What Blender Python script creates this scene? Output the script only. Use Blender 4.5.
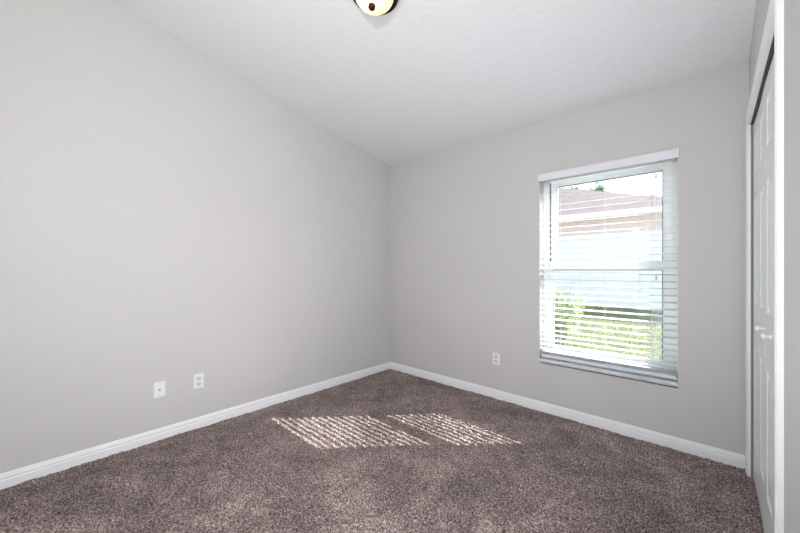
import bpy, bmesh, math, random
import numpy as np
from mathutils import Vector, Matrix

for o in list(bpy.data.objects):
    bpy.data.objects.remove(o, do_unlink=True)
S = bpy.context.scene
COL = S.collection
random.seed(7)
rng = np.random.default_rng(7)
PI = math.pi

# ------------------------------------------------------------------ camera
YAW = math.radians(42.98)
cam_d = bpy.data.cameras.new('camera')
cam = bpy.data.objects.new('camera', cam_d)
COL.objects.link(cam)
cam.location = (2.9, 0, 1.214)
cam.rotation_euler = (PI / 2, 0, YAW)
cam_d.sensor_width = 36
cam_d.lens = 336.7 / 800 * 36
cam_d.shift_y = 0.0029
cam_d.clip_start = 0.02
S.camera = cam

# ------------------------------------------------------------------ exposure
S.view_settings.view_transform = 'Standard'
S.view_settings.look = 'None'
S.view_settings.gamma = 1
S.view_settings.use_curve_mapping = False
S.view_settings.exposure = 0.9

# ------------------------------------------------------------------ sky and sun
SUN_TRAVEL = Vector((-0.878, -0.94, -1.0)).normalized()
to_sun = -SUN_TRAVEL
world = bpy.data.worlds.new('sky')
S.world = world
world.use_nodes = True
wn = world.node_tree
wn.nodes.clear()
sky = wn.nodes.new('ShaderNodeTexSky')
sky.sky_type = 'NISHITA'
sky.sun_disc = False
sky.sun_elevation = math.asin(to_sun.z)
sky.sun_rotation = math.atan2(to_sun.x, to_sun.y)
sky.dust_density = 2.0
bg = wn.nodes.new('ShaderNodeBackground')
bg.inputs['Strength'].default_value = 0.32
wo = wn.nodes.new('ShaderNodeOutputWorld')
hs = wn.nodes.new('ShaderNodeHueSaturation')
hs.inputs['Saturation'].default_value = 0.55
wn.links.new(sky.outputs[0], hs.inputs['Color'])
wn.links.new(hs.outputs[0], bg.inputs['Color'])
wn.links.new(bg.outputs[0], wo.inputs['Surface'])

sl = bpy.data.lights.new('sun', 'SUN')
sl.energy = 11.5
sl.angle = math.radians(0.36)
sl.color = (1.0, 0.98, 0.955)
so = bpy.data.objects.new('sun', sl)
COL.objects.link(so)
so.rotation_euler = SUN_TRAVEL.to_track_quat('-Z', 'Y').to_euler()
so.location = (6, 8, 7)


def area(name, loc, target, size, power, color=(1, 1, 1)):
    l = bpy.data.lights.new(name, 'AREA')
    l.shape = 'DISK'
    l.size = size
    l.energy = power
    l.color = color
    o = bpy.data.objects.new(name, l)
    COL.objects.link(o)
    o.location = loc
    o.rotation_euler = (Vector(target) - Vector(loc)).to_track_quat('-Z', 'Y').to_euler()
    return o


# photographer's flash above and behind the camera, and its bounce off the ceiling
area('camera_flash', (2.80, -0.30, 1.93), (0.5, 0.8, 2.7), 0.10, 12.5, (1, 0.985, 0.97))
# unseen fill lights added to even out the room: up, low and across
area('fill_light_up', (2.35, -0.15, 0.75), (2.1, 0.35, 3.0), 0.5, 2.5, (0.93, 0.96, 1.0))
area('fill_light_low', (2.56, 0.32, 0.55), (0.1, 2.1, 2.3), 0.40, 13.5, (0.96, 0.97, 1.0))
area('fill_light_across', (2.62, -0.35, 1.25), (0.4, 1.6, 0.9), 0.5, 6.0, (0.92, 0.955, 1.0))

# ------------------------------------------------------------------ materials
MATS = {}


def mat(name, color, rough=0.5, metal=0.0, spec=0.5, bump=None, var=None, trans=0.0, coat=0.0):
    """var = (scale, darker, lighter) colour noise; bump = (scale, strength, distance)"""
    if name in MATS:
        return MATS[name]
    m = bpy.data.materials.new(name)
    m.use_nodes = True
    nt = m.node_tree
    b = nt.nodes['Principled BSDF']
    b.inputs['Base Color'].default_value = (*color, 1)
    b.inputs['Roughness'].default_value = rough
    b.inputs['Metallic'].default_value = metal
    b.inputs['Specular IOR Level'].default_value = spec
    if coat:
        b.inputs['Coat Weight'].default_value = coat
    tc = nt.nodes.new('ShaderNodeTexCoord')
    if var:
        n = nt.nodes.new('ShaderNodeTexNoise')
        n.inputs['Scale'].default_value = var[0]
        n.inputs['Detail'].default_value = 4
        nt.links.new(tc.outputs['Object'], n.inputs['Vector'])
        r = nt.nodes.new('ShaderNodeValToRGB')
        r.color_ramp.elements[0].position = 0.3
        r.color_ramp.elements[1].position = 0.7
        r.color_ramp.elements[0].color = (*[c * var[1] for c in color], 1)
        r.color_ramp.elements[1].color = (*[min(1, c * var[2]) for c in color], 1)
        nt.links.new(n.outputs['Fac'], r.inputs['Fac'])
        nt.links.new(r.outputs['Color'], b.inputs['Base Color'])
    if bump:
        n = nt.nodes.new('ShaderNodeTexNoise')
        n.inputs['Scale'].default_value = bump[0]
        n.inputs['Detail'].default_value = 3
        nt.links.new(tc.outputs['Object'], n.inputs['Vector'])
        bp = nt.nodes.new('ShaderNodeBump')
        bp.inputs['Strength'].default_value = bump[1]
        bp.inputs['Distance'].default_value = bump[2]
        nt.links.new(n.outputs['Fac'], bp.inputs['Height'])
        nt.links.new(bp.outputs['Normal'], b.inputs['Normal'])
    MATS[name] = m
    return m


wall_paint = mat('greige_wall_paint', (0.590, 0.580, 0.572), 0.6, bump=(90, 0.12, 0.004), var=(1.3, 0.985, 1.015), spec=0.3)
ceil_paint = mat('knockdown_ceiling_paint', (0.76, 0.768, 0.785), 0.8, spec=0.2)
trim_white = mat('white_trim_paint', (0.85, 0.855, 0.865), 0.35, spec=0.5)
door_white = mat('white_door_paint', (0.78, 0.795, 0.80), 0.32, bump=(60, 0.05, 0.002))
knob_white = mat('white_knob', (0.85, 0.85, 0.84), 0.25)
plate_white = mat('white_plastic_plate', (0.84, 0.84, 0.85), 0.35)
socket_grey = mat('socket_face_plastic', (0.66, 0.67, 0.70), 0.4)
slot_dark = mat('slot_dark', (0.03, 0.03, 0.03), 0.6)
steel = mat('bright_steel', (0.55, 0.55, 0.56), 0.3, metal=1.0)
vinyl = mat('white_window_vinyl', (0.82, 0.84, 0.84), 0.35)
gasket = mat('grey_gasket', (0.10, 0.12, 0.13), 0.6)
slat_m = mat('white_faux_wood_slat', (0.68, 0.72, 0.75), 0.38, bump=(200, 0.05, 0.001))
valance_m = mat('white_valance', (0.78, 0.78, 0.82), 0.4)
cord_m = mat('white_cord', (0.72, 0.74, 0.76), 0.8)
marble = mat('pale_marble_sill', (0.74, 0.76, 0.78), 0.25, var=(14, 0.86, 1.1))
bronze = mat('oil_rubbed_bronze', (0.035, 0.012, 0.006), 0.35, metal=0.6)
track_m = mat('dark_track_metal', (0.05, 0.05, 0.05), 0.6, metal=0.0)
gap_shade_m = mat('grey_gap_shade', (0.24, 0.24, 0.245), 0.7)  # flat grey standing in for the shade beside the far jamb
fence_m = mat('white_vinyl_fence', (0.86, 0.86, 0.86), 0.4)
stucco = mat('tan_stucco', (0.48, 0.405, 0.40), 0.85, bump=(40, 0.4, 0.01), var=(6, 0.92, 1.06))
fascia_m = mat('white_fascia', (0.85, 0.85, 0.85), 0.5)
bark = mat('grey_brown_bark', (0.16, 0.12, 0.09), 0.9, bump=(20, 0.8, 0.02), var=(9, 0.7, 1.3))


def foliage_mat(name, c0, c1, scale):
    m = bpy.data.materials.new(name)
    m.use_nodes = True
    nt = m.node_tree
    b = nt.nodes['Principled BSDF']
    b.inputs['Roughness'].default_value = 0.5
    tc = nt.nodes.new('ShaderNodeTexCoord')
    n = nt.nodes.new('ShaderNodeTexNoise')
    n.inputs['Scale'].default_value = scale
    n.inputs['Detail'].default_value = 3
    nt.links.new(tc.outputs['Object'], n.inputs['Vector'])
    r = nt.nodes.new('ShaderNodeValToRGB')
    r.color_ramp.elements[0].position = 0.35
    r.color_ramp.elements[1].position = 0.65
    r.color_ramp.elements[0].color = (*c0, 1)
    r.color_ramp.elements[1].color = (*c1, 1)
    nt.links.new(n.outputs['Fac'], r.inputs['Fac'])
    nt.links.new(r.outputs['Color'], b.inputs['Base Color'])
    tr = nt.nodes.new('ShaderNodeBsdfTranslucent')
    nt.links.new(r.outputs['Color'], tr.inputs['Color'])
    mx = nt.nodes.new('ShaderNodeMixShader')
    mx.inputs[0].default_value = 0.35
    nt.links.new(b.outputs[0], mx.inputs[1])
    nt.links.new(tr.outputs[0], mx.inputs[2])
    nt.links.new(mx.outputs[0], nt.nodes['Material Output'].inputs['Surface'])
    return m


leaf_shrub = foliage_mat('shrub_leaf', (0.20, 0.26, 0.12), (0.42, 0.47, 0.26), 9)
leaf_tree = foliage_mat('tree_leaf', (0.10, 0.17, 0.12), (0.24, 0.34, 0.24), 2)
grass_m = foliage_mat('grass_blade', (0.17, 0.20, 0.10), (0.34, 0.355, 0.20), 4)
lawn_soil = foliage_mat('lawn_ground', (0.15, 0.19, 0.08), (0.30, 0.32, 0.17), 14)

# ceiling: knockdown texture
nt = ceil_paint.node_tree
b = nt.nodes['Principled BSDF']
tc = nt.nodes.new('ShaderNodeTexCoord')
n1 = nt.nodes.new('ShaderNodeTexNoise')
n1.inputs['Scale'].default_value = 26
n1.inputs['Detail'].default_value = 5
n1.inputs['Distortion'].default_value = 0.6
rr = nt.nodes.new('ShaderNodeValToRGB')
rr.color_ramp.elements[0].position = 0.46
rr.color_ramp.elements[1].position = 0.56
bp = nt.nodes.new('ShaderNodeBump')
bp.inputs['Strength'].default_value = 0.24
bp.inputs['Distance'].default_value = 0.004
nt.links.new(tc.outputs['Object'], n1.inputs['Vector'])
nt.links.new(n1.outputs['Fac'], rr.inputs['Fac'])
nt.links.new(rr.outputs['Color'], bp.inputs['Height'])
nt.links.new(bp.outputs['Normal'], b.inputs['Normal'])

# carpet: multi-tone cut pile
carpet = bpy.data.materials.new('taupe_frieze_carpet')
carpet.use_nodes = True
nt = carpet.node_tree
b = nt.nodes['Principled BSDF']
b.inputs['Roughness'].default_value = 0.95
b.inputs['Specular IOR Level'].default_value = 0.1
b.inputs['Sheen Weight'].default_value = 0.15
tc = nt.nodes.new('ShaderNodeTexCoord')


def noise(scale, detail=2, dist=0.0, rough=0.5):
    n = nt.nodes.new('ShaderNodeTexNoise')
    n.inputs['Scale'].default_value = scale
    n.inputs['Detail'].default_value = detail
    n.inputs['Distortion'].default_value = dist
    n.inputs['Roughness'].default_value = rough
    nt.links.new(tc.outputs['Object'], n.inputs['Vector'])
    return n


na = noise(115, 3, 0.2, 0.7)
nb = noise(2.1, 3, 0.8)
ra = nt.nodes.new('ShaderNodeValToRGB')
cr = ra.color_ramp
cr.elements[0].position = 0.36
cr.elements[0].color = (0.040, 0.029, 0.026, 1)
cr.elements[1].position = 0.66
cr.elements[1].color = (0.58, 0.475, 0.45, 1)
e = cr.elements.new(0.50)
e.color = (0.212, 0.159, 0.146, 1)
nt.links.new(na.outputs['Fac'], ra.inputs['Fac'])
mr = nt.nodes.new('ShaderNodeMapRange')
mr.inputs['From Min'].default_value = 0.35
mr.inputs['From Max'].default_value = 0.65
mr.inputs['To Min'].default_value = 0.80
mr.inputs['To Max'].default_value = 1.20
nt.links.new(nb.outputs['Fac'], mr.inputs['Value'])
nc = noise(4.2, 2, 1.6)
mc = nt.nodes.new('ShaderNodeMapRange')
mc.inputs['From Min'].default_value = 0.42
mc.inputs['From Max'].default_value = 0.58
mc.inputs['To Min'].default_value = 0.86
mc.inputs['To Max'].default_value = 1.12
nt.links.new(nc.outputs['Fac'], mc.inputs['Value'])
mm = nt.nodes.new('ShaderNodeMath')
mm.operation = 'MULTIPLY'
nt.links.new(mr.outputs['Result'], mm.inputs[0])
nt.links.new(mc.outputs['Result'], mm.inputs[1])
vm = nt.nodes.new('ShaderNodeVectorMath')
vm.operation = 'SCALE'
nt.links.new(ra.outputs['Color'], vm.inputs[0])
nt.links.new(mm.outputs[0], vm.inputs['Scale'])
nt.links.new(vm.outputs['Vector'], b.inputs['Base Color'])

# clear window glass
glass = bpy.data.materials.new('clear_window_glass')
glass.use_nodes = True
nt = glass.node_tree
nt.nodes.clear()
o_ = nt.nodes.new('ShaderNodeOutputMaterial')
mx = nt.nodes.new('ShaderNodeMixShader')
tr = nt.nodes.new('ShaderNodeBsdfTransparent')
tr.inputs['Color'].default_value = (0.95, 0.97, 0.97, 1)
gl = nt.nodes.new('ShaderNodeBsdfGlossy')
gl.inputs['Roughness'].default_value = 0.18
mx.inputs[0].default_value = 0.02
nt.links.new(tr.outputs[0], mx.inputs[1])
nt.links.new(gl.outputs[0], mx.inputs[2])
nt.links.new(mx.outputs[0], o_.inputs['Surface'])

# alabaster lamp glass, lit
bowl_m = bpy.data.materials.new('lit_alabaster_glass')
bowl_m.use_nodes = True
nt = bowl_m.node_tree
b = nt.nodes['Principled BSDF']
b.inputs['Base Color'].default_value = (0.90, 0.76, 0.55, 1)
b.inputs['Roughness'].default_value = 0.3
b.inputs['Emission Color'].default_value = (1.0, 0.86, 0.58, 1)
b.inputs['Emission Strength'].default_value = 0.20
tl = nt.nodes.new('ShaderNodeBsdfTranslucent')
tl.inputs['Color'].default_value = (1.0, 0.86, 0.62, 1)
mx = nt.nodes.new('ShaderNodeMixShader')
mx.inputs[0].default_value = 0.6
nt.links.new(b.outputs[0], mx.inputs[1])
nt.links.new(tl.outputs[0], mx.inputs[2])
nt.links.new(mx.outputs[0], nt.nodes['Material Output'].inputs['Surface'])

# roof shingles
shingle = bpy.data.materials.new('brown_asphalt_shingle')
shingle.use_nodes = True
nt = shingle.node_tree
b = nt.nodes['Principled BSDF']
b.inputs['Roughness'].default_value = 0.9
tc = nt.nodes.new('ShaderNodeTexCoord')
bk = nt.nodes.new('ShaderNodeTexBrick')
bk.inputs['Color1'].default_value = (0.165, 0.135, 0.13, 1)
bk.inputs['Color2'].default_value = (0.125, 0.10, 0.098, 1)
bk.inputs['Mortar'].default_value = (0.07, 0.055, 0.055, 1)
bk.inputs['Scale'].default_value = 1.0
bk.inputs['Brick Width'].default_value = 0.3
bk.inputs['Row Height'].default_value = 0.14
bk.inputs['Mortar Size'].default_value = 0.01
nt.links.new(tc.outputs['Object'], bk.inputs['Vector'])
nt.links.new(bk.outputs['Color'], b.inputs['Base Color'])


# ------------------------------------------------------------------ helpers
def finish(name, bm, m, parent=None, kind=None, smooth=False, bevel=0.0):
    if bevel:
        es = [e for e in bm.edges if len(e.link_faces) == 2 and e.calc_face_angle(0) > 0.6]
        bmesh.ops.bevel(bm, geom=es, offset=bevel, segments=2, affect='EDGES', profile=0.6)
    bmesh.ops.recalc_face_normals(bm, faces=bm.faces)
    me = bpy.data.meshes.new(name)
    bm.to_mesh(me)
    bm.free()
    me.materials.append(m)
    if smooth:
        for p in me.polygons:
            p.use_smooth = True
    o = bpy.data.objects.new(name, me)
    COL.objects.link(o)
    if parent is not None:
        o.parent = parent
        o.matrix_parent_inverse = parent.matrix_world.inverted()
    if kind:
        o['kind'] = kind
    return o


def tag(o, label, cat, group=None):
    o['label'] = label
    o['category'] = cat
    if group:
        o['group'] = group
    return o


def empty(name, loc=(0, 0, 0), rot=(0, 0, 0)):
    o = bpy.data.objects.new(name, None)
    o.empty_display_size = 0.05
    COL.objects.link(o)
    o.location = loc
    o.rotation_euler = rot
    o.matrix_world = Matrix.LocRotScale(Vector(loc), __import__('mathutils').Euler(rot), None)
    return o


def box(bm, x0, x1, y0, y1, z0, z1):
    v = [bm.verts.new(p) for p in ((x0, y0, z0), (x1, y0, z0), (x1, y1, z0), (x0, y1, z0),
                                   (x0, y0, z1), (x1, y0, z1), (x1, y1, z1), (x0, y1, z1))]
    for f in ((0, 3, 2, 1), (4, 5, 6, 7), (0, 1, 5, 4), (1, 2, 6, 5), (2, 3, 7, 6), (3, 0, 4, 7)):
        bm.faces.new([v[i] for i in f])
    return v


def prism(bm, poly, axis, a0, a1):
    """poly of 2D points in the other two axes, extruded along axis"""
    def P(p, a):
        return {'x': (a, p[0], p[1]), 'y': (p[0], a, p[1]), 'z': (p[0], p[1], a)}[axis]
    A = [bm.verts.new(P(p, a0)) for p in poly]
    B = [bm.verts.new(P(p, a1)) for p in poly]
    bm.faces.new(A)
    bm.faces.new(B[::-1])
    n = len(poly)
    for i in range(n):
        bm.faces.new((A[i], A[(i + 1) % n], B[(i + 1) % n], B[i]))


def lathe(bm, prof, M=None, seg=40, cap=True):
    """prof = [(r, h)] along local +Z"""
    M = M or Matrix.Identity(4)
    rings = []
    for r, h in prof:
        if r < 1e-5:
            rings.append([bm.verts.new(M @ Vector((0, 0, h)))])
        else:
            rings.append([bm.verts.new(M @ Vector((r * math.cos(2 * PI * k / seg), r * math.sin(2 * PI * k / seg), h))) for k in range(seg)])
    for a, c in zip(rings, rings[1:]):
        if len(a) == 1 and len(c) == 1:
            continue
        for k in range(seg):
            k2 = (k + 1) % seg
            if len(a) == 1:
                bm.faces.new((a[0], c[k], c[k2]))
            elif len(c) == 1:
                bm.faces.new((a[k], a[k2], c[0]))
            else:
                bm.faces.new((a[k], a[k2], c[k2], c[k]))
    if cap:
        for r in (rings[0], rings[-1]):
            if len(r) > 1:
                bm.faces.new(r)


def tube(bm, pts, r, seg=8):
    pts = [Vector(p) for p in pts]
    prev = None
    rings = []
    for i, p in enumerate(pts):
        d = (pts[min(i + 1, len(pts) - 1)] - pts[max(i - 1, 0)]).normalized()
        a = d.orthogonal().normalized() if prev is None else (prev - d * prev.dot(d)).normalized()
        prev = a
        c = d.cross(a)
        rad = r[i] if isinstance(r, (list, tuple)) else r
        rings.append([bm.verts.new(p + (a * math.cos(2 * PI * k / seg) + c * math.sin(2 * PI * k / seg)) * rad) for k in range(seg)])
    for q, w in zip(rings, rings[1:]):
        for k in range(seg):
            bm.faces.new((q[k], q[(k + 1) % seg], w[(k + 1) % seg], w[k]))
    bm.faces.new(rings[0])
    bm.faces.new(rings[-1])


def nb():
    return bmesh.new()


# ------------------------------------------------------------------ room dimensions
XL = 0.0705          # left wall face
XR = 3.053          # right (closet) wall face
YB = 2.87           # window wall face
YF = -0.42          # wall behind the camera
HC = 2.44           # ceiling height at the window wall
SL = 0.1923          # vault slope


def cz(y):
    return HC + SL * (YB - y)


WT = 0.17           # window wall thickness
WX0, WX1, WZ0, WZ1 = 1.831, 2.726, 0.446, 1.990   # window recess
OY0, OY1, OZ = 1.58, 2.77, 2.036                    # closet opening
RT = 0.115          # closet wall thickness

# --- floor (carpet pile as real relief)
NX, NY = 680, 700
x0, x1, y0, y1 = -0.01, 3.36, YF - 0.01, YB + 0.01


def blur(a, k):
    for _ in range(k):
        a = (a + np.roll(a, 1, 0) + np.roll(a, -1, 0) + np.roll(a, 1, 1) + np.roll(a, -1, 1)) / 5
    return a


h = rng.standard_normal((NY, NX)) * 0.0017
h2 = blur(rng.standard_normal((NY, NX)), 2)
h += h2 / h2.std() * 0.0016
h3 = blur(rng.standard_normal((NY, NX)), 40)
h += h3 / h3.std() * 0.0012
gx, gy = np.meshgrid(np.linspace(x0, x1, NX), np.linspace(y0, y1, NY))
co = np.stack([gx + rng.uniform(-.001, .001, gx.shape), gy + rng.uniform(-.001, .001, gx.shape), h + 0.024], -1).reshape(-1, 3).astype(np.float32)
idx = np.arange(NX * NY).reshape(NY, NX)
q = np.stack([idx[:-1, :-1], idx[:-1, 1:], idx[1:, 1:], idx[1:, :-1]], -1).reshape(-1, 4).astype(np.int32)
me = bpy.data.meshes.new('floor')
me.vertices.add(len(co))
me.vertices.foreach_set('co', co.ravel())
me.loops.add(q.size)
me.loops.foreach_set('vertex_index', q.ravel())
me.polygons.add(len(q))
me.polygons.foreach_set('loop_start', np.arange(0, q.size, 4, dtype=np.int32))
me.polygons.foreach_set('loop_total', np.full(len(q), 4, dtype=np.int32))
me.update(calc_edges=True)
me.validate()
me.polygons.foreach_set('use_smooth', np.ones(len(me.polygons), dtype=bool))
me.materials.append(carpet)
floor = bpy.data.objects.new('floor', me)
COL.objects.link(floor)
floor['kind'] = 'structure'

bm = nb()
box(bm, -0.12, 3.95, YF - 0.12, YB + WT, -0.2, -0.02)
finish('floor_slab', bm, wall_paint, kind='structure')

# --- walls
bm = nb()
prism(bm, [(YF, -0.05), (YB, -0.05), (YB, cz(YB) + .03), (YF, cz(YF) + .03)], 'x', -0.12, XL)
finish('wall_left', bm, wall_paint, kind='structure')

bm = nb()
Y2 = YB + WT
box(bm, -0.12, WX0, YB, Y2, -0.3, HC + .02)
box(bm, WX1, 3.95, YB, Y2, -0.3, HC + .02)
box(bm, WX0, WX1, YB, Y2, -0.3, WZ0 - 0.02)
box(bm, WX0, WX1, YB, Y2, WZ1, HC + .02)
finish('wall_back', bm, wall_paint, kind='structure')

bm = nb()
prism(bm, [(YF, -0.05), (OY0, -0.05), (OY0, OZ), (OY1, OZ), (OY1, -0.05), (YB, -0.05), (YB, cz(YB) + .03), (YF, cz(YF) + .03)], 'x', XR, XR + RT)
finish('wall_right', bm, wall_paint, kind='structure')

bm = nb()
box(bm, -0.12, 3.95, YF - 0.12, YF, -0.05, cz(YF) + .05)
finish('wall_front', bm, wall_paint, kind='structure')

bm = nb()
box(bm, 3.80, 3.90, 1.30, YB, -0.05, 2.60)          # closet rear wall
box(bm, XR + RT, 3.80, 1.20, 1.30, -0.05, 2.60)
finish('wall_closet', bm, wall_paint, kind='structure')

# --- ceiling
bm = nb()
prism(bm, [(YF - .12, cz(YF - .12)), (YB + WT, cz(YB + WT)), (YB + WT, cz(YB + WT) + .14), (YF - .12, cz(YF - .12) + .14)], 'x', -0.12, 3.95)
finish('ceiling', bm, ceil_paint, kind='structure')

# --- baseboards : stepped profile, height 83 mm
BP = [(0, 0.0), (0.015, 0.0), (0.015, 0.066), (0.0115, 0.070), (0.0115, 0.078), (0.0135, 0.081), (0.0125, 0.086), (0.009, 0.089), (0.008, 0.096), (0.004, 0.101), (0, 0.103)]
bm = nb()
prism(bm, [(XL + d, z) for d, z in BP], 'y', YF, YB)
finish('baseboard_left', bm, trim_white, kind='structure')
bm = nb()
prism(bm, [(YB - d, z) for d, z in BP], 'x', XL + 0.012, XR)
finish('baseboard_back', bm, trim_white, kind='structure')
bm = nb()
prism(bm, [(XR - d, z) for d, z in BP], 'y', YF, OY0 - 0.068)
finish('baseboard_right', bm, trim_white, kind='structure')
bm = nb()
prism(bm, [(YF + d, z) for d, z in BP], 'x', XL + 0.012, XR - .012)
finish('baseboard_front', bm, trim_white, kind='structure')

# --- closet casing (trim_1): profile swept round the opening with mitred corners
CP = [(0.000, 0.0), (0.000, 0.011), (0.006, 0.013), (0.020, 0.013), (0.026, 0.016), (0.050, 0.018), (0.060, 0.018), (0.066, 0.014), (0.066, 0.0)]
bm = nb()
loops = []
for (cy, czz, sy, sz) in ((OY0, -0.01, -1, 0), (OY0, OZ, -1, 1), (OY1, OZ, 1, 1), (OY1, -0.01, 1, 0)):
    loops.append([bm.verts.new((XR - t, cy + sy * w, czz + sz * w)) for w, t in CP])
for a, c in zip(loops, loops[1:]):
    for i in range(len(CP) - 1):
        bm.faces.new((a[i], a[i + 1], c[i + 1], c[i]))
    bm.faces.new((a[-1], a[0], c[0], c[-1]))
bm.faces.new(loops[0])
bm.faces.new(loops[-1])
finish('trim_1', bm, trim_white, kind='structure')
# --- closet jamb lining (trim_2)
bm = nb()
box(bm, XR - .001, XR + RT + .004, OY0 - 0.001, OY0 + 0.006, -.01, OZ)
box(bm, XR - .001, XR + RT + .004, OY1 - 0.006, OY1 + 0.001, -.01, OZ)
box(bm, XR + .056, XR + RT + .004, OY0 + .006, OY1 - .006, OZ - 0.006, OZ + .001)
finish('trim_2', bm, trim_white, kind='structure')
bm = nb()
box(bm, XR + 0.001, XR + 0.056, OY0 + .006, OY1 - .006, OZ - 0.004, OZ + .001)
finish('trim_3', bm, track_m, kind='structure')
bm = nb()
box(bm, XR + 0.0015, XR + 0.040, OY1 - 0.0085, OY1 - .006, 0.006, OZ - .006)  # added dark strip: shade of the gap between casing and door, as colour
finish('gap_shade_strip', bm, gap_shade_m, kind='structure')


# --- closet bifold doors: moulded three-panel leaves
def leaf_bm(w, hgt, th, panels):
    """front face at local x=0 facing -x, width along y (0..w), z 0..hgt"""
    bm = nb()
    ys = [0.0, 0.062, w - 0.062, w]
    zs = [0.0]
    for a, c in panels:
        zs += [a, c]
    zs.append(hgt)
    V = {}
    for i, y in enumerate(ys):
        for j, z in enumerate(zs):
            V[i, j] = bm.verts.new((0, y, z))
    for i in range(3):
        for j in range(len(zs) - 1):
            isp = (i == 1 and j % 2 == 1)
            ring = [V[i, j], V[i + 1, j], V[i + 1, j + 1], V[i, j + 1]]
            if not isp:
                bm.faces.new(ring)
                continue
            ya, yb, za, zb = ys[i], ys[i + 1], zs[j], zs[j + 1]
            prev = ring
            for ins, dep in ((0.009, 0.008), (0.015, 0.0085), (0.036, 0.0015), (0.040, 0.001)):
                nxt = [bm.verts.new(p) for p in ((dep, ya + ins, za + ins), (dep, yb - ins, za + ins), (dep, yb - ins, zb - ins), (dep, ya + ins, zb - ins))]
                for k in range(4):
                    bm.faces.new((prev[k], prev[(k + 1) % 4], nxt[(k + 1) % 4], nxt[k]))
                prev = nxt
            bm.faces.new(prev)
    # back and sides
    B = [bm.verts.new(p) for p in ((th, 0, 0), (th, w, 0), (th, w, hgt), (th, 0, hgt))]
    bm.faces.new(B)
    n = len(zs) - 1
    bm.faces.new([V[i, 0] for i in range(4)] + [B[1], B[0]])
    bm.faces.new([V[i, n] for i in range(4)][::-1] + [B[3], B[2]][::1])
    bm.faces.new([V[0, j] for j in range(n + 1)] + [B[3], B[0]])
    bm.faces.new([V[3, j] for j in range(n + 1)][::-1] + [B[1], B[2]][::1])
    return bm


PAN = [(0.205, 0.750), (0.985, 1.560), (1.700, 1.905)]
DH = 1.990
GAP = 0.003
w_leaf = (OY1 - OY0 - 0.017 - 5 * GAP) / 4
z_d = 0.035


def bifold(n, ya, knob_leaf, bows, kn, label):
    root = empty('door_%d' % n, (XR + 0.013, ya, z_d))
    root['kind'] = 'structure'
    root['label'] = label
    y = ya
    for k in range(2):
        xa, xb = bows[k]
        ang = math.atan2(xb - xa, w_leaf)
        bm = leaf_bm(w_leaf, DH, 0.030, PAN)
        M = Matrix.Translation((XR + xa, y, z_d)) @ Matrix.Rotation(-ang, 4, 'Z')
        bm.transform(M)
        lf = finish('door_leaf', bm, door_white, root)
        if k == knob_leaf:
            bm = nb()
            KM = M @ Matrix.Translation((0, kn, 0.912)) @ Matrix.Rotation(-PI / 2, 4, 'Y')
            lathe(bm, [(0.010, -0.001), (0.010, 0.003), (0.0055, 0.005), (0.005, 0.011), (0.008, 0.015), (0.0122, 0.019), (0.013, 0.023), (0.011, 0.027), (0.006, 0.030), (0, 0.0305)], KM, 28)
            finish('knob', bm, knob_white, lf, smooth=True)
        else:
            pass
        y += w_leaf + GAP
    # hinges between the two leaves, at the back
    bm = nb()
    yc = ya + w_leaf + GAP / 2
    for z in (0.25, 1.0, 1.75):
        box(bm, XR + 0.014 + .034, XR + 0.014 + .038, yc - .02, yc + .02, z, z + .06)
    finish('hinge', bm, steel, root)
    return root


yb = OY0 + 0.006 + GAP
bifold(1, yb, 1, ((0.012, 0.013), (0.013, 0.011)), 0.075, 'nearer pair of white panelled bifold closet door leaves')
bifold(2, yb + 2 * (w_leaf + GAP), 0, ((0.011, 0.014), (0.014, 0.011)), 0.030, 'farther pair of white panelled bifold closet door leaves')

# ------------------------------------------------------------------ window_1
win = empty('window_1', ((WX0 + WX1) / 2, YB + 0.11, WZ0))
win['kind'] = 'structure'
FY0, FY1 = YB + 0.095, YB + 0.165


def frame(bm, xa, xb, za, zb, l, r, bo, t, ya, yc):
    box(bm, xa, xa + l, ya, yc, za, zb)
    box(bm, xb - r, xb, ya, yc, za, zb)
    box(bm, xa + l, xb - r, ya, yc, za, za + bo)
    box(bm, xa + l, xb - r, ya, yc, zb - t, zb)


bm = nb()
frame(bm, WX0, WX1, WZ0, WZ1, 0.038, 0.038, 0.045, 0.036, FY0, FY1)
finish('window_frame', bm, vinyl, win)
GX0, GX1 = 1.926, 2.637
# lower sash, room side
bm = nb()
a0, a1 = WX0 + 0.042, WX1 - 0.038
frame(bm, a0, a1, 0.490, 1.262, 1.904 - a0, a1 - 2.640, 0.080, 0.055, FY0 + .012, FY0 + .036)
ls = finish('lower_sash', bm, vinyl, win)
bm = nb()
frame(bm, 1.904, 2.640, 0.570, 1.207, .005, .005, .005, .005, FY0 + .010, FY0 + .0125)
finish('gasket', bm, gasket, ls)
bm = nb()
box(bm, 1.902, 2.642, FY0 + .022, FY0 + .026, 0.568, 1.209)
finish('pane', bm, glass, ls)
bm = nb()
box(bm, 2.24, 2.29, FY0 + .002, FY0 + .030, 1.2625, 1.272)
box(bm, 2.225, 2.262, FY0 - .004, FY0 + .008, 1.266, 1.2735)
finish('sash_lock', bm, vinyl, ls)
# upper sash, outer side
bm = nb()
frame(bm, a0, a1, 1.215, WZ1 - .036, GX0 - a0, a1 - 2.637, 0.052, 0.045, FY0 + .040, FY0 + .064)
us = finish('upper_sash', bm, vinyl, win)
bm = nb()
frame(bm, GX0, 2.637, 1.267, 1.909, .005, .004, .004, .007, FY0 + .038, FY0 + .0405)
box(bm, a0 - .002, a0 + .003, FY0 + .030, FY0 + .0395, 1.263, WZ1 - .037)
finish('gasket', bm, gasket, us)
bm = nb()
box(bm, GX0 - .002, 2.639, FY0 + .050, FY0 + .054, 1.265, 1.911)
finish('pane', bm, glass, us)
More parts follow.
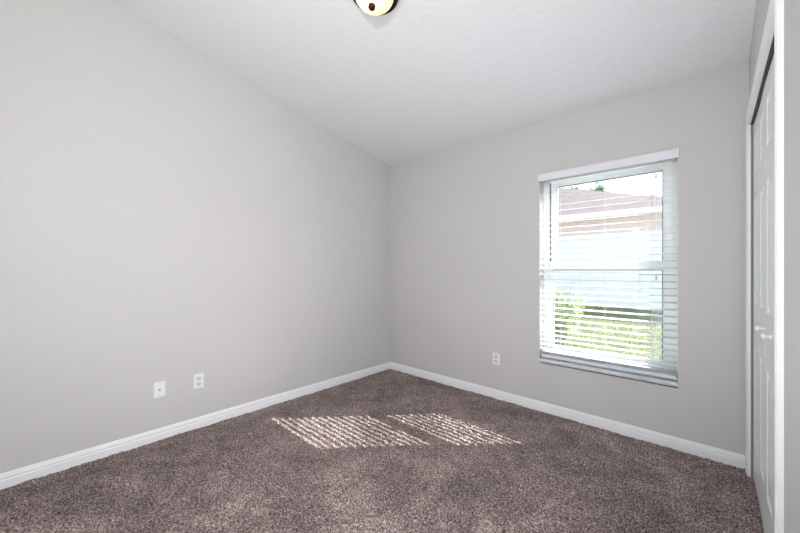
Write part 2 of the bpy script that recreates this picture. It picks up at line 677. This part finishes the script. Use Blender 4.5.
# marble sill
bm = nb()
box(bm, WX0 - 0.002, WX1 + 0.002, YB - 0.022, FY0, WZ0 + 0.006, WZ0 + 0.020)
box(bm, WX0 - 0.002, WX1 + 0.002, YB - 0.003, FY0, WZ0 - 0.010, WZ0 + 0.003)
finish('window_sill', bm, marble, win, bevel=0.002)

# ------------------------------------------------------------------ window blind
bl = empty('window_blind', ((WX0 + WX1) / 2, YB + 0.03, 1.95))
tag(bl, 'white two inch slat blind with valance, lowered over the only window', 'blind')
SX0, SX1 = WX0 + 0.006, WX1 - 0.006
SYC = YB + 0.034
SW, PITCH = 0.0395, 0.0470
bm = nb()
z = 1.926
zs_slats = []
while z > 0.535:
    zs_slats.append(z)
    # lowest slats set flatter and closer together to cut the sun patch short
    TILT = math.radians(11 if z > 0.73 else 6)
    pts = []
    for k in range(7):
        s = (k / 6 - .5)
        a = s * SW
        crown = 0.0010 * (1 - (2 * s) ** 2)
        yy = SYC + a * math.cos(TILT) - crown * math.sin(TILT)
        zz = z + a * math.sin(TILT) + crown * math.cos(TILT)
        pts.append((yy, zz))
    nrm = Vector((-math.sin(TILT), math.cos(TILT))) * 0.0017
    poly = pts + [(p[0] - nrm.x, p[1] - nrm.y) for p in pts[::-1]]
    prism(bm, poly, 'x', SX0, SX1)
    z -= PITCH if z > 0.75 else 0.0400
finish('slats', bm, slat_m, bl)
# stacked spare slats + bottom rail resting just above the sill
bm = nb()
for k in range(3):
    box(bm, SX0, SX1, SYC - .024, SYC + .024, 0.506 + k * 0.007, 0.509 + k * 0.007)
finish('stacked_slats', bm, slat_m, bl)
bm = nb()
box(bm, SX0, SX1, SYC - .026, SYC + .026, 0.479, 0.503)
finish('bottom_rail', bm, slat_m, bl, bevel=0.003)
bm = nb()
box(bm, SX0, SX1, YB + 0.006, YB + 0.062, 1.950, WZ1 - .001)
finish('headrail', bm, slat_m, bl)
# valance: front board with a small crown profile and returns
bm = nb()
prism(bm, [(YB - .004, 1.944), (YB - .016, 1.944), (YB - .018, 1.948), (YB - .018, 1.995), (YB - .021, 1.999), (YB - .021, 2.005), (YB - .004, 2.005)], 'x', WX0 - .008, WX1 + .008)
finish('valance', bm, valance_m, bl)
# ladder cords and lift cords
cords = [1.978, 2.300, 2.586]
bm = nb()
for x in cords:
    for yy in (SYC - 0.0255, SYC + 0.0255):
        tube(bm, [(x, yy, 1.955), (x, yy, 0.485)], 0.0009, 6)
finish('ladder_cord', bm, cord_m, bl)


def pull(x, zt, label):
    bm = nb()
    yy = YB - 0.001
    tube(bm, [(x, yy, 1.952), (x + .001, yy, (1.952 + zt) / 2), (x, yy, zt)], 0.0010, 6)
    c = finish('pull_cord', bm, cord_m, bl)
    bm = nb()
    lathe(bm, [(0.002, 0), (0.0045, -0.004), (0.0068, -0.024), (0.006, -0.030), (0, -0.031)], Matrix.Translation((x, yy, zt)), 16)
    finish('tassel', bm, socket_grey, c, smooth=True)


pull(2.612, 1.862, '')
pull(2.614, 1.170, '')


# ------------------------------------------------------------------ ceiling light
LX, LY = 1.542, 1.255
axis = Vector((0, -SL, -1)).normalized()
q_ = Vector((0, 0, 1)).rotation_difference(axis)
lamp = empty('ceiling_light', (LX, LY, cz(LY)), q_.to_euler())
tag(lamp, 'flush mount ceiling light, lit cream glass bowl in dark bronze ring', 'lamp')
LM = Matrix.Translation((LX, LY, cz(LY))) @ q_.to_matrix().to_4x4()
bm = nb()
lathe(bm, [(0.065, 0.001), (0.118, 0.001), (0.130, 0.010), (0.136, 0.020), (0.137, 0.030), (0.132, 0.036), (0.114, 0.038), (0.111, 0.035), (0.111, 0.018), (0.065, 0.008)], LM, 64, cap=False)
finish('mounting_ring', bm, bronze, lamp, smooth=True)
bm = nb()
prof = []
for k in range(15):
    a = k / 14 * PI / 2
    prof.append((0.110 * math.cos(a) ** 0.9 if k < 14 else 0.0, 0.034 + 0.075 * math.sin(a)))
inner = [(max(r - .004, 0), hh - .004) for r, hh in prof][::-1]
lathe(bm, prof, LM, 64, cap=False)
finish('glass_bowl', bm, bowl_m, lamp, smooth=True)
bm = nb()
lathe(bm, [(0.000, 0.106), (0.016, 0.107), (0.019, 0.110), (0.014, 0.113), (0.012, 0.115), (0.017, 0.117), (0.0195, 0.121), (0.017, 0.127), (0.010, 0.131), (0, 0.133)], LM, 28, cap=False)
finish('finial', bm, bronze, lamp, smooth=True)
for sx in (-1, 1):
    l = bpy.data.lights.new('lamp_bulb', 'POINT')
    l.energy = 0.16
    l.color = (1.0, 0.82, 0.58)
    l.shadow_soft_size = 0.025
    o = bpy.data.objects.new('lamp_bulb', l)
    COL.objects.link(o)
    o.parent = lamp
    o.location = (0.040 * sx, 0.015, 0.050)


# ------------------------------------------------------------------ wall plates
def plate(name, M, kind, label):
    """M maps local (x right, y out of wall, z up) to world"""
    root = empty(name, M.to_translation(), M.to_euler())
    tag(root, label, 'outlet')
    bm = nb()
    w, hh, t = 0.035, 0.054, 0.0055
    A = [bm.verts.new(p) for p in ((-w, 0, -hh), (w, 0, -hh), (w, 0, hh), (-w, 0, hh))]
    B = [bm.verts.new(p) for p in ((-w, t * .4, -hh), (w, t * .4, -hh), (w, t * .4, hh), (-w, t * .4, hh))]
    i = 0.004
    Cc = [bm.verts.new(p) for p in ((-w + i, t, -hh + i), (w - i, t, -hh + i), (w - i, t, hh - i), (-w + i, t, hh - i))]
    bm.faces.new(A)
    for P, Q in ((A, B), (B, Cc)):
        for k in range(4):
            bm.faces.new((P[k], P[(k + 1) % 4], Q[(k + 1) % 4], Q[k]))
    bm.faces.new(Cc)
    bm.transform(M)
    cp = finish('cover_plate', bm, plate_white, root)
    R90 = Matrix.Rotation(-PI / 2, 4, 'X')
    if kind == 'power':
        for s in (-1, 1):
            bm = nb()
            zc = s * 0.0195
            ring = []
            for k in range(24):
                a = 2 * PI * k / 24
                ring.append((0.0172 * math.cos(a), max(-.0135, min(.0135, 0.0172 * math.sin(a)))))
            prism(bm, [(p[0], p[1] + zc) for p in ring], 'y', t, t + .0015)
            bm.transform(M)
            sk = finish('socket', bm, socket_grey, cp)
            bm = nb()
            for xx in (-0.0063, 0.0063):
                box(bm, xx - .0011, xx + .0011, t + .0014, t + .0018, zc - .001, zc + .007)
            lathe(bm, [(0.0024, 0), (0.0024, 0.0004)], Matrix.Translation((0, t + .0014, zc - .0075)) @ R90, 12)
            bm.transform(M)
            finish('slot', bm, slot_dark, sk)
        bm = nb()
        lathe(bm, [(0.0032, 0), (0.003, 0.0012), (0, 0.0014)], Matrix.Translation((0, t, 0)) @ R90, 14)
        bm.transform(M)
        finish('screw', bm, plate_white, cp)
    else:
        bm = nb()
        lathe(bm, [(0.0075, 0), (0.0075, 0.002), (0.0048, 0.002), (0.0048, 0.010), (0.0030, 0.010), (0.0030, 0.006)], Matrix.Translation((0, t, 0)) @ R90, 20)
        bm.transform(M)
        finish('coaxial_jack', bm, steel, cp)
        bm = nb()
        lathe(bm, [(0.0029, 0.0062), (0, 0.0063)], Matrix.Translation((0, t, 0)) @ R90, 12, cap=False)
        bm.transform(M)
        for zz in (-.042, .042):
            pass
        finish('jack_hole', bm, slot_dark, cp)
        for zz in (-.042, .042):
            bm = nb()
            lathe(bm, [(0.0032, 0), (0.003, 0.0012), (0, 0.0014)], Matrix.Translation((0, t, zz)) @ R90, 14)
            bm.transform(M)
            finish('screw', bm, socket_grey, cp)
    return root


def wallM(loc, out):
    out = Vector(out)
    zv = Vector((0, 0, 1))
    xv = out.cross(zv)
    m3 = Matrix((xv, out, zv)).transposed()
    return Matrix.Translation(loc) @ m3.to_4x4()


plate('cable_outlet', wallM((XL, 0.574, 0.372), (1, 0, 0)), 'coax', 'white wall plate with single round dark cable jack, low on the left wall')
plate('wall_outlet', wallM((XL, 0.818, 0.372), (1, 0, 0)), 'power', 'white double power outlet low on left wall, beside the cable jack plate')
plate('wall_outlet', wallM((1.436, YB, 0.385), (0, -1, 0)), 'power', 'white double power outlet below and left of the window')

# ------------------------------------------------------------------ outside


def gz(x, y):
    return -0.12 + 0.35 * min(1.0, max(0.0, (y - 3.2) / 6.8)) if y < 10 else 0.23


bm = nb()
nx, ny = 90, 110
V = []
for j in range(ny + 1):
    for i in range(nx + 1):
        X = -14 + 30 * i / nx
        Y = YB + WT + 0.0 + 30 * (j / ny) ** 1.6
        V.append(bm.verts.new((X, Y, gz(X, Y) + random.uniform(-.012, .012))))
for j in range(ny):
    for i in range(nx):
        bm.faces.new((V[j * (nx + 1) + i], V[j * (nx + 1) + i + 1], V[(j + 1) * (nx + 1) + i + 1], V[(j + 1) * (nx + 1) + i]))
finish('ground', bm, lawn_soil, kind='structure', smooth=True)
# grass blades
N = 26000
vs = []
fs = []
for k in range(N):
    Y = 3.3 + 6.55 * random.random() ** 0.9
    X = random.uniform(2.9 - 0.62 * Y, 3.1 + 0.05 * Y)
    zg = gz(X, Y) - .01
    a = random.uniform(0, 2 * PI)
    hh = random.uniform(.04, .09)
    w = random.uniform(.004, .009)
    lx, ly = random.uniform(-.04, .04), random.uniform(-.04, .04)
    i0 = len(vs)
    vs += [(X - w * math.cos(a), Y - w * math.sin(a), zg), (X + w * math.cos(a), Y + w * math.sin(a), zg), (X + lx, Y + ly, zg + hh)]
    fs.append((i0, i0 + 1, i0 + 2))
me = bpy.data.meshes.new('lawn')
me.from_pydata(vs, [], fs)
me.materials.append(grass_m)
lawn = bpy.data.objects.new('lawn', me)
COL.objects.link(lawn)
lawn['kind'] = 'stuff'
tag(lawn, 'short sunlit grass growing outside the window', 'grass')

# vinyl privacy fence
FY = 10.0
fz = 0.23
fence = empty('vinyl_fence', (0, FY, fz))
tag(fence, 'tall white vinyl privacy fence across the lawn outside', 'fence')
PX = 1.503       # x of the post seen through the window
PW = 2.40
posts = [PX + k * PW for k in range(-4, 4)]
for px in posts:
    bm = nb()
    box(bm, px - .065, px + .065, FY - .065, FY + .065, fz - .1, fz + 1.88)
    po = finish('post', bm, fence_m, fence)
    bm = nb()
    prism(bm, [(px - .08, fz + 1.88), (px + .08, fz + 1.88), (px + .08, fz + 1.90), (px + .03, fz + 1.95), (px - .03, fz + 1.95), (px - .08, fz + 1.90)], 'y', FY - .08, FY + .08)
    finish('post_cap', bm, fence_m, po)
for a, c in zip(posts, posts[1:]):
    bm = nb()
    box(bm, a + .065, c - .065, FY - .035, FY + .035, fz + 1.78, fz + 1.89)
    box(bm, a + .065, c - .065, FY - .035, FY + .035, fz + .04, fz + .18)
    n = 13
    wbd = (c - a - .13) / n
    for k in range(n):
        box(bm, a + .065 + k * wbd + .002, a + .065 + (k + 1) * wbd - .002, FY - .012, FY + .012, fz + .18, fz + 1.78)
    finish('fence_panel', bm, fence_m, fence)

# neighbouring house
house = empty('neighbour_house', (0, 16, 0.24))
tag(house, 'tan single storey house with brown shingle hip roof behind the white fence', 'house')
HX0, HX1, HY0, HY1, HZ = -14.0, 2.49, 14.0, 26.2, 3.14
ER = 0.5
bm = nb()
box(bm, HX0, HX1, HY0, HY1, 0.1, HZ)
finish('house_wall', bm, stucco, house)
bm = nb()
A = [(HX0 - ER, HY0 - ER), (HX1 + ER, HY0 - ER), (HX1 + ER, HY1 + ER), (HX0 - ER, HY1 + ER)]
ym = (HY0 + HY1) / 2
run = ym - HY0 + ER
ridge = HZ + .02 + run * 0.407
Va = [bm.verts.new((*p, HZ + .02)) for p in A]
r0 = bm.verts.new((HX0 - ER + run, ym, ridge))
r1 = bm.verts.new((HX1 + ER - run, ym, ridge))
bm.faces.new((Va[0], Va[1], r1, r0))
bm.faces.new((Va[1], Va[2], r1))
bm.faces.new((Va[2], Va[3], r0, r1))
bm.faces.new((Va[3], Va[0], r0))
bm.faces.new(Va)
finish('roof', bm, shingle, house)
bm = nb()
x0_, x1_, y0_, y1_ = HX0 - ER, HX1 + ER, HY0 - ER, HY1 + ER
box(bm, x0_ - .10, x1_ + .10, y0_ - .12, y0_, HZ - .10, HZ + .06)
box(bm, x0_ - .10, x1_ + .10, y1_, y1_ + .12, HZ - .10, HZ + .06)
box(bm, x0_ - .12, x0_, y0_, y1_, HZ - .10, HZ + .06)
box(bm, x1_, x1_ + .12, y0_, y1_, HZ - .10, HZ + .06)
finish('gutter', bm, fascia_m, house)
bm = nb()
box(bm, x0_, x1_, y0_, HY0, HZ - .06, HZ - .02)
finish('soffit', bm, fascia_m, house)


# leafy plants
def leaf(bm, p, nrm, size, asp=0.45):
    nrm = Vector(nrm).normalized()
    t = nrm.orthogonal().normalized()
    t.rotate(Matrix.Rotation(random.uniform(0, 2 * PI), 3, nrm))
    s = nrm.cross(t)
    p = Vector(p)
    a = bm.verts.new(p)
    m1 = bm.verts.new(p + t * size * .5 + s * size * asp * .5 + nrm * size * .06)
    m2 = bm.verts.new(p + t * size * .5 - s * size * asp * .5 + nrm * size * .06)
    e = bm.verts.new(p + t * size)
    c = bm.verts.new(p + t * size * .5)
    bm.faces.new((a, m1, c))
    bm.faces.new((c, m1, e))
    bm.faces.new((a, c, m2))
    bm.faces.new((c, e, m2))


def shrub(x, y, r, hgt, n, label, size=.05):
    zg = gz(x, y)
    root = empty('shrub', (x, y, zg))
    tag(root, label, 'shrub')
    bm = nb()
    tips = []
    for k in range(9):
        a = 2 * PI * k / 9 + random.uniform(-.2, .2)
        rr_ = r * random.uniform(.35, .95)
        tip = Vector((x + rr_ * math.cos(a), y + rr_ * math.sin(a), zg + hgt * random.uniform(.65, .97)))
        base = Vector((x + .05 * math.cos(a), y + .05 * math.sin(a), zg - .02))
        mid = base.lerp(tip, .5) + Vector((0, 0, hgt * .08))
        tube(bm, [base, mid, tip], [.006, .004, .002], 5)
        tips.append((base, mid, tip))
    finish('stems', bm, bark, root)
    bm = nb()
    for k in range(n):
        b_, m_, t_ = random.choice(tips)
        s = random.uniform(.25, 1)
        p = b_.lerp(m_, s * 2) if s < .5 else m_.lerp(t_, s * 2 - 1)
        off = Vector((random.gauss(0, 1), random.gauss(0, 1), random.gauss(0, .8))) * r * .16
        leaf(bm, p + off, off + Vector((0, 0, r * .2)), size * random.uniform(.7, 1.3))
    finish('leaves', bm, leaf_shrub, root)


shrub(1.12, 5.6, .42, 0.95, 2600, 'bright green leafy shrub outside the lower left of the window')


def tree(x, y, hgt, r, label):
    root = empty('tree', (x, y, .2))
    tag(root, label, 'tree')
    bm = nb()
    tube(bm, [(x, y, .1), (x + .05, y, hgt * .4), (x, y, hgt * .75)], [.22, .16, .07], 10)
    for k in range(7):
        a = 2 * PI * k / 7
        tube(bm, [(x, y, hgt * (.35 + .04 * k)), (x + r * .6 * math.cos(a), y + r * .6 * math.sin(a), hgt * (.62 + .03 * k))], [.07, .03], 6)
    finish('trunk', bm, bark, root)
    bm = nb()
    cl = []
    for k in range(24):
        a = random.uniform(0, 2 * PI)
        u = random.random() ** .5 * r * .8
        cl.append(Vector((x + u * math.cos(a), y + u * math.sin(a), hgt * random.uniform(.55, .93))))
    for k in range(6500):
        c = random.choice(cl)
        off = Vector((random.gauss(0, 1), random.gauss(0, 1), random.gauss(0, .8))) * r * .19
        leaf(bm, c + off, off + Vector((0, 0, .2)), random.uniform(.14, .26), .55)
    finish('crown', bm, leaf_tree, root)


tree(-4.5, 30, 8.5, 1.6, 'leafy tree showing above the left end of the neighbouring roof')
tree(0.15, 30, 6.8, 0.9, 'small tree just above the roof hip at the right of the window')
